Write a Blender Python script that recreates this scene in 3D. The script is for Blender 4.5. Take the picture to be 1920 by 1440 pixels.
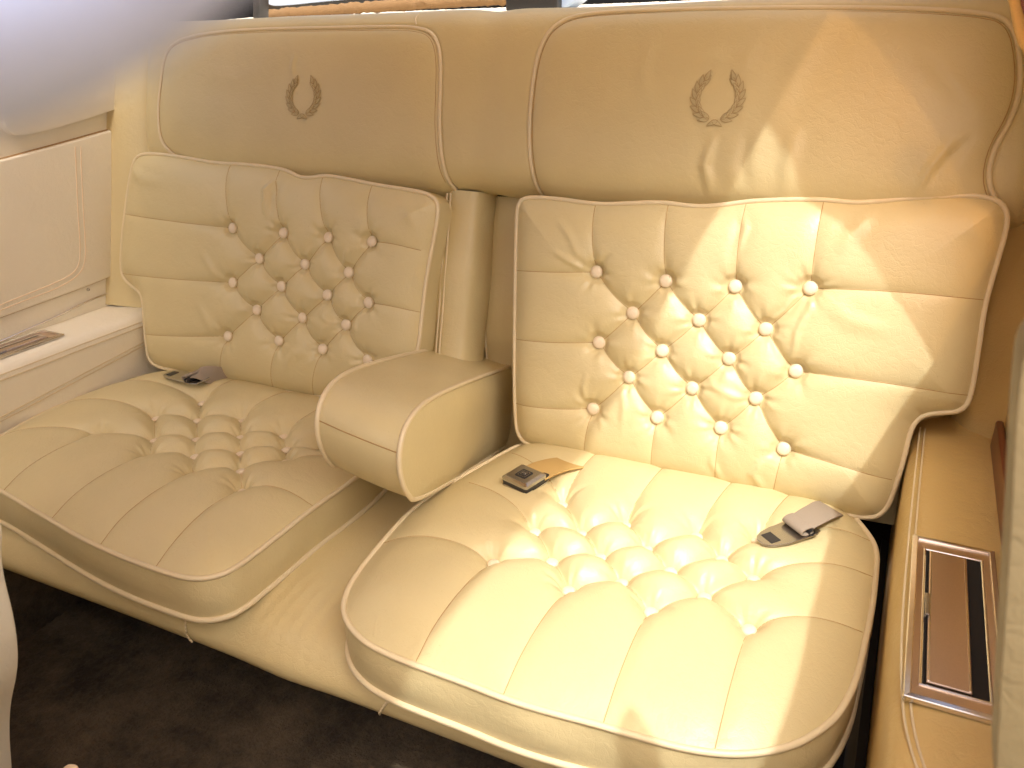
import bpy, bmesh, math, random
import numpy as np
from mathutils import Vector, Matrix
R = math.radians
random.seed(7); rng = np.random.default_rng(7)
scene = bpy.context.scene
for o in list(bpy.data.objects): bpy.data.objects.remove(o)
C = bpy.context.collection

# ------------------------------------------------------------------ camera
# world: X to the right along the bench, Y towards the rear of the car, Z up, z = 0 at the piping of the seat cushions
CAM_H = .62
F_PX = 1525.52
RM = np.array([[0.89950249, 0.15527126, -0.40839456],
               [0.43636136, -0.36632806, 0.82182268],
               [-0.02200094, -0.91743915, -0.39726738]])     # rows: world axes in camera (right, down, forward)
cam_d = bpy.data.cameras.new('camera'); cam = bpy.data.objects.new('camera', cam_d); C.objects.link(cam)
cm = np.eye(4)
U_, S_, Vt_ = np.linalg.svd(RM); RM = U_ @ Vt_
cm[:3, 0] = RM[:, 0]; cm[:3, 1] = -RM[:, 1]; cm[:3, 2] = -RM[:, 2]; cm[:3, 3] = (0, 0, CAM_H)
cam.matrix_world = Matrix(cm.tolist())
cam_d.sensor_width = 36; cam_d.lens = F_PX / 1920 * 36
cam_d.clip_start = .005; cam_d.clip_end = 6000
cam_d.dof.use_dof = True; cam_d.dof.focus_distance = 1.12; cam_d.dof.aperture_fstop = 11.0
scene.camera = cam

# ------------------------------------------------------------------ light
SUN_DIR = Vector((-.40, .50, -.95)).normalized()             # the way the light travels
world = bpy.data.worlds.new("World"); scene.world = world; world.use_nodes = True
nt = world.node_tree; bg = nt.nodes['Background']
sky = nt.nodes.new('ShaderNodeTexSky'); sky.sky_type = 'NISHITA'; sky.sun_disc = False
elev = math.asin(-SUN_DIR.z); az = math.atan2(-SUN_DIR.x, -SUN_DIR.y)
sky.sun_elevation = elev; sky.sun_rotation = az
sky.air_density = .6; sky.dust_density = 10.0; sky.ozone_density = 0.0
nt.links.new(sky.outputs[0], bg.inputs[0]); bg.inputs[1].default_value = .15
sun_d = bpy.data.lights.new('sun', 'SUN'); sun_d.energy = 1.35; sun_d.angle = R(1.0); sun_d.color = (1, .99, .975)
sun = bpy.data.objects.new('sun', sun_d); C.objects.link(sun)
sun.rotation_euler = SUN_DIR.to_track_quat('-Z', 'Y').to_euler(); sun.location = (2, -3, 5)
vs = scene.view_settings; vs.view_transform = 'Standard'; vs.look = 'None'; vs.gamma = 1; vs.exposure = 1.0
scene.cycles.use_denoising = True
scene.cycles.max_bounces = 12; scene.cycles.diffuse_bounces = 8; scene.cycles.sample_clamp_indirect = 6

# ------------------------------------------------------------------ helpers
def ray(p): return RM @ np.array([p[0] - 960, p[1] - 720, F_PX])
def hit(p, q, n, off=0.):
    d = ray(p); n = np.array(n, float); n /= np.linalg.norm(n); o = np.array([0, 0, CAM_H])
    return o + d * (((np.array(q) - o) @ n + off) / (d @ n))
class Frame:
    """a plane with its own axes: u, v in the plane, n outwards"""
    def __init__(s, o, u, v):
        s.o = np.array(o, float); s.u = np.array(u, float); s.u /= np.linalg.norm(s.u)
        v = np.array(v, float); v -= s.u * (v @ s.u); s.v = v / np.linalg.norm(v); s.n = np.cross(s.u, s.v)
    def at(s, px, off=0.):
        P = hit(px, s.o, s.n, off) - s.o; return (P @ s.u, P @ s.v)
    def many(s, pts, off=0.): return [s.at(p, off) for p in pts]
    def w(s, uvn):
        a = np.atleast_2d(np.array(uvn, float)); return s.o + a[:, :1] * s.u + a[:, 1:2] * s.v + a[:, 2:3] * s.n
    def mat(s, u, v, n):
        m = np.eye(4); m[:3, 0] = s.u; m[:3, 1] = s.v; m[:3, 2] = s.n; m[:3, 3] = s.w([(u, v, n)])[0]; return Matrix(m.tolist())
TH = R(15)
SEAT = Frame((0, 0, 0), (1, 0, 0), (0, 1, 0))                                # seat cushion plane
BACK = Frame((0, 1.06, 0), (1, 0, 0), (0, math.sin(TH), math.cos(TH)))       # backrest plane, v runs up it

ORG = {}
def thing(name, label, cat, loc=(0, 0, 0), group=None):
    o = bpy.data.objects.new(name, None); C.objects.link(o); o.location = loc; o.empty_display_size = .05
    o['label'] = label; o['category'] = cat
    if group: o['group'] = group
    ORG[o.name] = np.array(loc, float); return o
def mesh(name, V, F, mat, parent=None, smooth=True, label=None, kind=None, **kw):
    V = np.array(V, float).reshape(-1, 3)
    if parent is not None: V = V - ORG[parent.name]
    me = bpy.data.meshes.new(name)
    F = F if isinstance(F, np.ndarray) else list(F)
    if isinstance(F, np.ndarray):
        me.vertices.add(len(V)); me.vertices.foreach_set('co', V.ravel().astype(np.float32))
        n, k = F.shape
        me.loops.add(n * k); me.loops.foreach_set('vertex_index', F.ravel().astype(np.int32))
        me.polygons.add(n); me.polygons.foreach_set('loop_start', np.arange(0, n * k, k, dtype=np.int32))
        me.update(calc_edges=True)
    else:
        me.from_pydata(V.tolist(), [], F)
    me.polygons.foreach_set('use_smooth', [smooth] * len(me.polygons))
    me.materials.append(mat); me.update()
    o = bpy.data.objects.new(name, me); C.objects.link(o)
    if parent is not None: o.parent = parent; ORG[o.name] = ORG[parent.name]
    if label: o['label'] = label
    if kind: o['kind'] = kind
    for k_, v_ in kw.items(): o[k_] = v_
    return o
def tag(o, label, cat, group=None):
    o['label'] = label; o['category'] = cat
    if group: o['group'] = group
    return o
def gridfaces(ni, nj, wrap_i=False, wrap_j=False):
    I = np.arange(ni if wrap_i else ni - 1); J = np.arange(nj if wrap_j else nj - 1)
    a, b = np.meshgrid(I, J, indexing='ij'); a = a.ravel(); b = b.ravel(); a2 = (a + 1) % ni; b2 = (b + 1) % nj
    return np.stack([a * nj + b, a2 * nj + b, a2 * nj + b2, a * nj + b2], 1)
def smooth_closed(P, n=3):
    P = np.array(P, float)
    for _ in range(n):
        Q = np.roll(P, -1, 0); P = np.stack([.75 * P + .25 * Q, .25 * P + .75 * Q], 1).reshape(-1, P.shape[1])
    return P
def smooth_open(P, n=3):
    P = np.array(P, float)
    for _ in range(n):
        Q = np.stack([.75 * P[:-1] + .25 * P[1:], .25 * P[:-1] + .75 * P[1:]], 1).reshape(-1, P.shape[1])
        P = np.vstack([P[:1], Q, P[-1:]])
    return P
def resample(P, n, closed=False):
    P = np.array(P, float)
    if closed: P = np.vstack([P, P[:1]])
    L = np.r_[0, np.cumsum(np.linalg.norm(np.diff(P, axis=0), axis=1))]
    t = np.linspace(0, L[-1], n + 1)[:-1] if closed else np.linspace(0, L[-1], n)
    return np.stack([np.interp(t, L, P[:, k]) for k in range(P.shape[1])], 1)
def tube(P, r, closed=False, k=8, caps=True):
    P = np.array(P, float); n = len(P)
    T = (np.roll(P, -1, 0) - np.roll(P, 1, 0)) if closed else np.gradient(P, axis=0)
    T /= np.linalg.norm(T, axis=1)[:, None] + 1e-12
    ref = np.array([0, 0, 1.]) if abs(T[0, 2]) < .9 else np.array([1., 0, 0])
    A = np.zeros_like(P); a = ref - T[0] * (ref @ T[0]); a /= np.linalg.norm(a)
    for i in range(n):
        a = a - T[i] * (a @ T[i]); a /= np.linalg.norm(a) + 1e-12; A[i] = a
    if closed:   # take the twist out
        a = A[-1] - T[0] * (A[-1] @ T[0]); a /= np.linalg.norm(a)
        ang = math.atan2(np.cross(A[0], a) @ T[0], A[0] @ a)
        for i in range(n):
            t = -ang * i / n; A[i] = A[i] * math.cos(t) + np.cross(T[i], A[i]) * math.sin(t)
    B = np.cross(T, A); r = np.broadcast_to(np.array(r, float), (n,))
    ph = np.arange(k) * 2 * np.pi / k
    V = P[:, None] + r[:, None, None] * (A[:, None] * np.cos(ph)[None, :, None] + B[:, None] * np.sin(ph)[None, :, None])
    return V.reshape(-1, 3), gridfaces(n, k, closed, True)
def dist_poly(X, P, closed=False):
    """distance of points X (m,2) to a polyline, and the parameter 0..1 along it"""
    P = np.array(P, float)
    if closed: P = np.vstack([P, P[:1]])
    best = np.full(len(X), 1e9); tt = np.zeros(len(X))
    seg = np.linalg.norm(np.diff(P, axis=0), axis=1); L = np.r_[0, np.cumsum(seg)]
    for i in range(len(P) - 1):
        a, d = P[i], P[i + 1] - P[i]; q = d @ d
        if q < 1e-14: continue
        t = np.clip(((X - a) @ d) / q, 0, 1); e = X - a - t[:, None] * d
        D = np.einsum('ij,ij->i', e, e); m = D < best; best[m] = D[m]; tt[m] = (L[i] + t[m] * seg[i]) / L[-1]
    return np.sqrt(best), tt
def lumps(X, seed, scale, amp):
    g = np.random.default_rng(seed); z = np.zeros(len(X))
    for k in range(7):
        a = g.uniform(0, 6.28); f = scale * g.uniform(.5, 1.8); z += np.sin((X[:, 0] * math.cos(a) + X[:, 1] * math.sin(a)) * f + g.uniform(0, 6.28))
    return z * amp / 3
def box(bounds):
    (x0, x1), (y0, y1), (z0, z1) = bounds
    V = [(x, y, z) for x in (x0, x1) for y in (y0, y1) for z in (z0, z1)]
    return V, [(0, 1, 3, 2), (4, 6, 7, 5), (0, 4, 5, 1), (2, 3, 7, 6), (0, 2, 6, 4), (1, 5, 7, 3)]
def bevel(o, w, seg=3):
    m = o.modifiers.new('bevel', 'BEVEL'); m.width = w; m.segments = seg; m.limit_method = 'ANGLE'; m.angle_limit = R(30); return o
def prism(frame, uv, n0, n1):
    """a slab: an outline in the frame's plane between two offsets"""
    k = len(uv); V = np.vstack([frame.w([(u, v, n1) for u, v in uv]), frame.w([(u, v, n0) for u, v in uv])])
    F = [tuple(range(k)), tuple(range(2 * k - 1, k - 1, -1))] + [(i, i + k, (i + 1) % k + k, (i + 1) % k) for i in range(k)]
    return V, F

# ------------------------------------------------------------------ materials
def mat(name): m = bpy.data.materials.new(name); m.use_nodes = True; return m, m.node_tree, m.node_tree.nodes['Principled BSDF']
def leather(name, col, rough=.42, grain=1.0, var=.09, coat=.0, dirt=.0):
    m, t, b = mat(name); N = t.nodes.new; L = t.links.new
    tc = N('ShaderNodeTexCoord')
    n1 = N('ShaderNodeTexNoise'); n1.inputs['Scale'].default_value = 9; n1.inputs['Detail'].default_value = 6; L(tc.outputs['Object'], n1.inputs['Vector'])
    mx = N('ShaderNodeMix'); mx.data_type = 'RGBA'; mx.blend_type = 'MIX'
    mx.inputs[6].default_value = (*[c * (1 - var) for c in col], 1); mx.inputs[7].default_value = (*[min(1, c * (1 + var)) for c in col], 1)
    L(n1.outputs['Fac'], mx.inputs[0])
    last = mx.outputs[2]
    if dirt:
        n4 = N('ShaderNodeTexNoise'); n4.inputs['Scale'].default_value = 260; n4.inputs['Detail'].default_value = 2; L(tc.outputs['Object'], n4.inputs['Vector'])
        r4 = N('ShaderNodeMapRange'); r4.inputs[1].default_value = .72; r4.inputs[2].default_value = .80; r4.inputs[3].default_value = 0; r4.inputs[4].default_value = dirt
        L(n4.outputs['Fac'], r4.inputs[0]); m4 = N('ShaderNodeMix'); m4.data_type = 'RGBA'; L(r4.outputs[0], m4.inputs[0]); L(last, m4.inputs[6]); m4.inputs[7].default_value = (.30, .20, .10, 1); last = m4.outputs[2]
    L(last, b.inputs['Base Color'])
    n2 = N('ShaderNodeTexNoise'); n2.inputs['Scale'].default_value = 12; n2.inputs['Detail'].default_value = 4; L(tc.outputs['Object'], n2.inputs['Vector'])
    mr = N('ShaderNodeMapRange'); mr.inputs[1].default_value = .3; mr.inputs[2].default_value = .7; mr.inputs[3].default_value = rough - .04; mr.inputs[4].default_value = rough + .09
    L(n2.outputs['Fac'], mr.inputs[0]); L(mr.outputs[0], b.inputs['Roughness'])
    v = N('ShaderNodeTexVoronoi'); v.inputs['Scale'].default_value = 850; L(tc.outputs['Object'], v.inputs['Vector'])
    n3 = N('ShaderNodeTexNoise'); n3.inputs['Scale'].default_value = 45; n3.inputs['Detail'].default_value = 5; n3.inputs['Distortion'].default_value = .8; L(tc.outputs['Object'], n3.inputs['Vector'])
    bp = N('ShaderNodeBump'); bp.inputs['Strength'].default_value = .4 * grain; bp.inputs['Distance'].default_value = .0004; L(v.outputs['Distance'], bp.inputs['Height'])
    b2 = N('ShaderNodeBump'); b2.inputs['Strength'].default_value = .5 * grain; b2.inputs['Distance'].default_value = .0016; L(n3.outputs['Fac'], b2.inputs['Height']); L(bp.outputs[0], b2.inputs['Normal'])
    v5 = N('ShaderNodeTexVoronoi'); v5.feature = 'DISTANCE_TO_EDGE'; v5.inputs['Scale'].default_value = 95; n5 = N('ShaderNodeTexNoise'); n5.inputs['Scale'].default_value = 30; n5.inputs['Detail'].default_value = 3
    L(tc.outputs['Object'], n5.inputs['Vector']); a5 = N('ShaderNodeVectorMath'); a5.operation = 'MULTIPLY_ADD'; a5.inputs[1].default_value = (.03, .03, .03); L(n5.outputs['Color'], a5.inputs[0]); L(tc.outputs['Object'], a5.inputs[2]); L(a5.outputs[0], v5.inputs['Vector'])
    r5 = N('ShaderNodeMapRange'); r5.inputs[1].default_value = 0; r5.inputs[2].default_value = .12; L(v5.outputs['Distance'], r5.inputs[0])
    b5 = N('ShaderNodeBump'); b5.inputs['Strength'].default_value = .22 * grain; b5.inputs['Distance'].default_value = .0005; L(r5.outputs[0], b5.inputs['Height']); L(b2.outputs[0], b5.inputs['Normal'])
    L(b5.outputs[0], b.inputs['Normal'])
    b.inputs['Specular IOR Level'].default_value = .5
    if coat: b.inputs['Coat Weight'].default_value = coat; b.inputs['Coat Roughness'].default_value = .30
    return m
def plain(name, col, rough=.5, metal=0., bump=0, scale=200, **kw):
    m, t, b = mat(name); b.inputs['Base Color'].default_value = (*col, 1); b.inputs['Roughness'].default_value = rough; b.inputs['Metallic'].default_value = metal
    N = t.nodes.new; L = t.links.new; tc = N('ShaderNodeTexCoord'); n = N('ShaderNodeTexNoise'); n.inputs['Scale'].default_value = scale; n.inputs['Detail'].default_value = 5; L(tc.outputs['Object'], n.inputs['Vector'])
    mx = N('ShaderNodeMix'); mx.data_type = 'RGBA'; mx.inputs[6].default_value = (*[c * .9 for c in col], 1); mx.inputs[7].default_value = (*[min(1, c * 1.1) for c in col], 1); L(n.outputs['Fac'], mx.inputs[0]); L(mx.outputs[2], b.inputs['Base Color'])
    if bump:
        bp = N('ShaderNodeBump'); bp.inputs['Strength'].default_value = .6; bp.inputs['Distance'].default_value = bump; L(n.outputs['Fac'], bp.inputs['Height']); L(bp.outputs[0], b.inputs['Normal'])
    return m
CREAM = (.61, .52, .285)
M = {}
M['leather'] = leather('cream_leather', CREAM, .38, dirt=.30, coat=.12)
M['leather2'] = leather('cream_leather_back', (.60, .505, .27), .38, coat=.15)
M['vinyl'] = leather('cream_vinyl', (.84, .79, .64), .45, 1.3, .04)
M['vinyl_tan'] = leather('tan_vinyl', (.60, .43, .165), .42, 1.2, .05)
M['pipe'] = leather('piping_leather', (.70, .60, .39), .38, .5)
M['button'] = leather('button_leather', (.78, .67, .49), .35, .4)
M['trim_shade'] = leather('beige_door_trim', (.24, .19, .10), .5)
M['thread'] = plain('seam_thread', (.40, .25, .10), .8)
M['stitch'] = plain('pale_stitch', (.82, .66, .46), .7)
M['emb'] = plain('embroidery_thread', (.46, .28, .12), .6, bump=.0004, scale=900)
M['dark'] = plain('dark_gap', (.012, .010, .008), .9)
M['chrome'] = plain('chrome', (.82, .78, .76), .14, 1.)
M['brushed'] = plain('brushed_metal', (.74, .60, .50), .30, 1., bump=.0001, scale=900)
M['steel'] = plain('buckle_steel', (.50, .49, .48), .27, 1., bump=.0001, scale=600)
M['black'] = plain('black_plastic', (.02, .02, .022), .4)
M['wood'] = plain('dark_red_wood', (.16, .045, .02), .3, bump=.0002, scale=60)
M['webbing'] = plain('belt_webbing', (.30, .25, .19), .85, bump=.0006, scale=1100)
M['webgold'] = plain('belt_webbing_tan', (.50, .34, .12), .85, bump=.0006, scale=1100)
M['shelf'] = plain('cream_carpet', (.78, .72, .58), .95, bump=.002, scale=420)
M['brown_carpet'] = plain('brown_carpet', (.22, .13, .055), .95, bump=.004, scale=420)
M['floor'] = plain('floor_carpet', (.075, .056, .034), .95, bump=.012, scale=170)
M['blur_tube'] = plain('pale_blur_tube', (.37, .46, .76), .8)
M['headliner'] = plain('tan_bounce_headliner', (.68, .44, .17), .9, bump=.0004, scale=500)
M['bounce_ground'] = plain('warm_bounce_ground', (.52, .35, .17), .9, bump=.003, scale=20)
M['rim'] = plain('pale_sky_blue', (.45, .58, .80), .3)
t = M['floor'].node_tree; b = t.nodes['Principled BSDF']; N = t.nodes.new; tc = N('ShaderNodeTexCoord'); n1 = N('ShaderNodeTexNoise'); n1.inputs['Scale'].default_value = 9; n1.inputs['Detail'].default_value = 9; n1.inputs['Roughness'].default_value = .75; t.links.new(tc.outputs['Object'], n1.inputs['Vector'])
cr = N('ShaderNodeValToRGB'); cr.color_ramp.elements[0].position = .35; cr.color_ramp.elements[0].color = (.028, .020, .012, 1); cr.color_ramp.elements[1].position = .68; cr.color_ramp.elements[1].color = (.12, .090, .055, 1); t.links.new(n1.outputs['Fac'], cr.inputs[0]); t.links.new(cr.outputs[0], b.inputs['Base Color'])
m, t, b = mat('window_glass'); b.inputs['Base Color'].default_value = (.9, .95, 1, 1); b.inputs['Roughness'].default_value = .02; b.inputs['Transmission Weight'].default_value = 1; b.inputs['IOR'].default_value = 1.02; M['glass'] = m

# ------------------------------------------------------------------ tufted cushion
def tfi(sides, ni, nj):
    Bt, Rt, Tp, Lf = [np.array(s) for s in sides]      # each runs: bottom l->r, right b->t, top l->r, left b->t
    b = resample(Bt, ni); t = resample(Tp, ni); l = resample(Lf, nj); r = resample(Rt, nj)
    u = np.linspace(0, 1, ni)[:, None, None]; v = np.linspace(0, 1, nj)[None, :, None]
    P = (1 - v) * b[:, None] + v * t[:, None] + (1 - u) * l[None] + u * r[None] - ((1 - u) * (1 - v) * b[0] + u * (1 - v) * b[-1] + (1 - u) * v * t[0] + u * v * t[-1])
    return P
def split(outline, corners):
    """outline (n,2) closed counter-clockwise, corners = points near bottom-left, bottom-right, top-right, top-left"""
    ix = [int(np.argmin(np.linalg.norm(outline - np.array(c), axis=1))) for c in corners]; n = len(outline)
    def run(a, b): return outline[[(a + i) % n for i in range(((b - a) % n) + 1)]]
    return run(ix[0], ix[1]), run(ix[1], ix[2]), run(ix[2], ix[3])[::-1], run(ix[3], ix[0])[::-1]
def ccw(P):
    P = np.array(P); a = np.sum(P[:, 0] * np.roll(P[:, 1], -1) - np.roll(P[:, 0], -1) * P[:, 1]); return P if a > 0 else P[::-1]
def tufted(t, frame, outline, corners, buttons, seams, H, we, Db, Dm, w, wb, band, folds=(), seed=1, ni=400, nj=340, br=.0096, flat_=1.0, lift=.0030, sag=0., n0=0., body='cushion_top', lump=.0012, back=False):
    """seams: (polyline, depth at start, depth at end, depth in the middle)"""
    out = ccw(outline)
    btn = np.array(buttons)
    g = np.random.default_rng(seed)
    phase = g.uniform(0, 6.28, (len(btn), 3)); kk = g.integers(5, 9, len(btn))
    def height(X):
        d, _ = dist_poly(X, resample(out, 150, True), True)
        base = H * (1 - np.exp(-d / we)) + lumps(X, seed, 22, lump) * np.clip(d / .04, 0, 1)
        G = np.zeros(len(X))
        for P, d0, d1, dm, ww in seams:
            dd, tt = dist_poly(X, P)
            D = dm + (d0 - dm) * np.exp(-tt / .18) + (d1 - dm) * np.exp(-(1 - tt) / .18)
            G += (D * np.exp(-dd / ww)) ** 5
            G += (np.minimum(D, .0035) * np.exp(-dd / .003) * .8) ** 5
        G = G ** .2
        rb = np.zeros(len(X))
        for i, c in enumerate(btn):
            e = X - c; r = np.hypot(e[:, 0], e[:, 1]); a = np.arctan2(e[:, 1], e[:, 0])
            G = np.maximum(G, 0) + Db * .35 * np.exp(-(r / wb) ** 1.3)
            fold = np.sin(a * kk[i] + phase[i, 0]) + .6 * np.sin(a * (kk[i] + 4) + phase[i, 1] + r * 60)
            rb += .0008 * fold * np.exp(-((r - wb * 1.3) / (wb * 1.1)) ** 2)
        G = np.minimum(G, Db * 1.12)
        h = base - G * np.clip(d / .012, .25, 1) + rb * np.clip(d / .02, 0, 1)
        for P, amp, ww in folds:
            dd, tt = dist_poly(X, P); h += amp * np.sin(np.pi * np.clip(tt, .02, .98)) * (np.exp(-(dd / ww) ** 2) - .5 * np.exp(-(dd / (ww * 2.2)) ** 2))
        for i, c in enumerate(btn):      # flat seat under each button
            r = np.hypot(X[:, 0] - c[0], X[:, 1] - c[1]); k_ = np.clip((r - br * .85 * flat_) / (br * 1.1 * flat_), 0, 1); k_ = k_ * k_ * (3 - 2 * k_); flat = H - Db * .98
            h = np.where(k_ < 1, flat * (1 - k_) + np.minimum(h, h) * k_, h)
        return h
    P = tfi(split(out, corners), ni, nj).reshape(-1, 2)
    h = height(P)
    V = frame.w(np.c_[P, h + n0]); F = gridfaces(ni, nj)
    mesh(body, V, F, M['leather'], t)
    # band round the side, slightly bellied, then a flat underside
    rim = resample(out, 260, True); nr = len(rim)
    T = np.roll(rim, -1, 0) - np.roll(rim, 1, 0); T /= np.linalg.norm(T, axis=1)[:, None]; No = np.c_[T[:, 1], -T[:, 0]]
    ks = np.linspace(0, 1, 12); rows = []
    wob = lumps(rim, seed + 5, 45, .0015)
    for k in ks: rows.append(frame.w(np.c_[rim + No * ((.006 * math.sin(math.pi * k) - .001 + wob * math.sin(math.pi * k))[:, None] if False else (.003 * math.sin(math.pi * k) + wob * math.sin(math.pi * k))[:, None]), np.full(nr, n0 - k * band)]))
    Vb = np.array(rows).reshape(-1, 3); Fb = gridfaces(12, nr, False, True)
    mesh('side_band', Vb, Fb, M['leather'], t)
    c = frame.w([(rim[:, 0].mean(), rim[:, 1].mean(), n0 - band)])[0]
    Vc = np.vstack([rows[-1], c]); mesh('underside', Vc, [(i, (i + 1) % nr, nr) for i in range(nr)], M['leather2'], t)
    pv, pf = tube(frame.w(np.c_[rim, n0 + .0015 + 0 * rim[:, 0]]), .0036, True, 10); mesh('piping', pv, pf, M['pipe'], t)
    if not back:
        pv, pf = tube(frame.w(np.c_[rim + No * .001, n0 - band + 0 * rim[:, 0]]), .0042, True, 10); mesh('piping', pv, pf, M['pipe'], t)
    for Ps, *_ in seams:
        Q = resample(Ps, max(8, int(np.sum(np.linalg.norm(np.diff(Ps, axis=0), axis=1)) / .004))); hq = height(Q)
        tv, tf = tube(frame.w(np.c_[Q, hq + n0 + .0002]), (.0005), False, 6); mesh('seam', tv, tf, M['thread'], t)
    hb = height(btn)
    for i, c_ in enumerate(btn):
        o = bpy.data.objects.new('button', BUTTON); C.objects.link(o); o.parent = t
        tilt = Matrix.Rotation(g.uniform(-.15, .15), 4, 'X') @ Matrix.Rotation(g.uniform(-.15, .15), 4, 'Y')
        mw = frame.mat(c_[0], c_[1], hb[i] + n0 + lift) @ tilt @ Matrix.Scale(br, 4)
        mw.translation -= Vector(ORG[t.name]); o.matrix_local = mw
    return height, out
def make_button():
    rs = [(0, .34), (.35, .33), (.65, .27), (.85, .16), (.96, .02), (1.0, -.14), (.95, -.32), (.8, -.45)]; k = 24
    V = [(0, 0, .34)]
    for r, z in rs[1:]: V += [(r * math.cos(2 * math.pi * i / k), r * math.sin(2 * math.pi * i / k), z) for i in range(k)]
    F = [(0, 1 + i, 1 + (i + 1) % k) for i in range(k)]
    for j in range(len(rs) - 2):
        a = 1 + j * k; F += [(a + i, a + k + i, a + k + (i + 1) % k, a + (i + 1) % k) for i in range(k)]
    me = bpy.data.meshes.new('button'); me.from_pydata(V, [], F); me.polygons.foreach_set('use_smooth', [True] * len(F)); me.materials.append(M['button']); return me
BUTTON = make_button()

def diamond(B, Db, Dm, w, sag=0., inner_mid=None):
    """B: rows of buttons 4-3-4-3-4 as uv; returns seams between neighbours of adjoining rows"""
    S = []; mid = Dm if inner_mid is None else inner_mid
    for a, b_ in zip(B[:-1], B[1:]):
        for i, p in enumerate(a):
            for j, q in enumerate(b_):
                ok = (j in (i - 1, i)) if len(a) > len(b_) else (j in (i, i + 1))
                if ok:
                    p_, q_ = np.array(p), np.array(q); m_ = (p_ + q_) / 2 + np.array([0, -sag])
                    S.append((smooth_open([p_, m_, q_], 2), Db, Db, mid, w))
    return S
def run(p, q, Db, Dm, w, bend=(0, 0), De=.001):
    p, q = np.array(p), np.array(q); return (smooth_open([p, (p + q) / 2 + np.array(bend), q], 3), Db, De, Dm, w)

# ------------------------------------------------------------------ seat cushions
def seat_cushion(label, out_px, fix, btn_px, corners, front_px, side_l, side_r, back_v, seed, folds=()):
    out = [SEAT.at(p) for p in out_px] + fix
    out = smooth_closed(out, 2)
    B = [[SEAT.at(p, .004) for p in row] for row in btn_px]
    Db, Dm, w = .029, .0045, .024
    S = diamond(B, Db, .021, .015)
    for p, q in zip(B[-1], front_px): S.append(run(p, SEAT.at(q), Db, .005, .013))
    for k, q in zip((0, 2, 4), side_l): S.append(run(B[k][0], q, Db, .004, .012, (0, .008)))
    for k, q in zip((0, 2, 4), side_r): S.append(run(B[k][-1], q, Db, .004, .012, (0, .008)))
    xr = max(o_[0] for o_ in out) - .055
    for p in B[0]: S.append(run(p, (min(p[0] + (p[0] - B[0][1][0]) * .12 + .01, xr), back_v), Db, .004, .012))
    u = [p[0] for r_ in B for p in r_]
    t = thing('seat_cushion', label, 'seat cushion', (float(np.mean(u)), .8, -.06), 'button tufted seat cushions of the rear bench')
    h, o = tufted(t, SEAT, out, corners, [p for r_ in B for p in r_], S, .036, .044, Db, Dm, w, .012, .062, flat_=.55, lift=.0012, br=.0085, folds=folds, seed=seed)
    # vertical seam in the front band
    return t, h
RT = [(950, 848), (870, 893), (780, 948), (710, 1025), (660, 1090), (642, 1135), (650, 1170), (680, 1205), (740, 1235), (800, 1257), (875, 1284), (950, 1314), (1030, 1338), (1110, 1358), (1185, 1380), (1260, 1401), (1335, 1415), (1410, 1417), (1485, 1402), (1535, 1375), (1575, 1340), (1605, 1280), (1620, 1215), (1635, 1145), (1642, 1080), (1645, 1035)]
RB = [[(1055, 952), (1172, 991), (1306, 1012), (1420, 1021)], [(1089, 1006), (1212, 1036), (1352, 1056)], [(1002, 1004), (1125, 1051), (1257, 1079), (1412, 1092)], [(1035, 1060), (1165, 1098), (1320, 1126)], [(926, 1063), (1067, 1114), (1220, 1154), (1403, 1187)]]
seat_cushion('cream tufted seat cushion in the sun patch, on the right of the bench', RT, [(.014, 1.02), (-.03, 1.09), (-.25, 1.10), (-.46, 1.09), (-.515, 1.06)], RB,
             [(-.54, .60), (0., .60), (-.01, 1.05), (-.50, 1.05)], [(778, 1247), (940, 1312), (1130, 1362), (1338, 1415)],
             [(-.50, 1.0), SEAT.at((880, 925)), SEAT.at((710, 1020))], [(.024, 1.0), SEAT.at((1636, 1085)), SEAT.at((1616, 1190))], 1.09, 11)
LT = [(205, 727), (104, 764), (0, 820)]
LT2 = [(0, 920), (75, 965), (150, 1010), (225, 1045), (300, 1072), (350, 1087), (390, 1087), (430, 1075), (480, 1040), (590, 952), (650, 912)]
LBn = [[(380, 761), (455, 794), (532, 824), (610, 850)], [(372, 794), (452, 826), (537, 848)], [(293, 790), (370, 830), (451, 857), (537, 872)], [(291, 831), (366, 862), (452, 889)], [(190, 826), (281, 865), (362, 899), (455, 929)]]
lout_px = LT + [(-60, 860), (-50, 900)] + LT2
seat_cushion('cream tufted seat cushion in the shade, on the left of the bench', lout_px, [(-.70, .93), (-.72, 1.03), (-.78, 1.09), (-1.0, 1.10), (-1.26, 1.09), (-1.32, 1.05)], LBn,
             [(-1.30, .66), (-.72, .60), (-.73, 1.05), (-1.32, 1.04)], [(8, 922), (94, 977), (185, 1027), (290, 1068)],
             [SEAT.at((210, 727)), SEAT.at((104, 764)), (-1.34, .72)], [(-.71, .98), (-.702, .88), SEAT.at((588, 952))], 1.09, 23)

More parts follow.
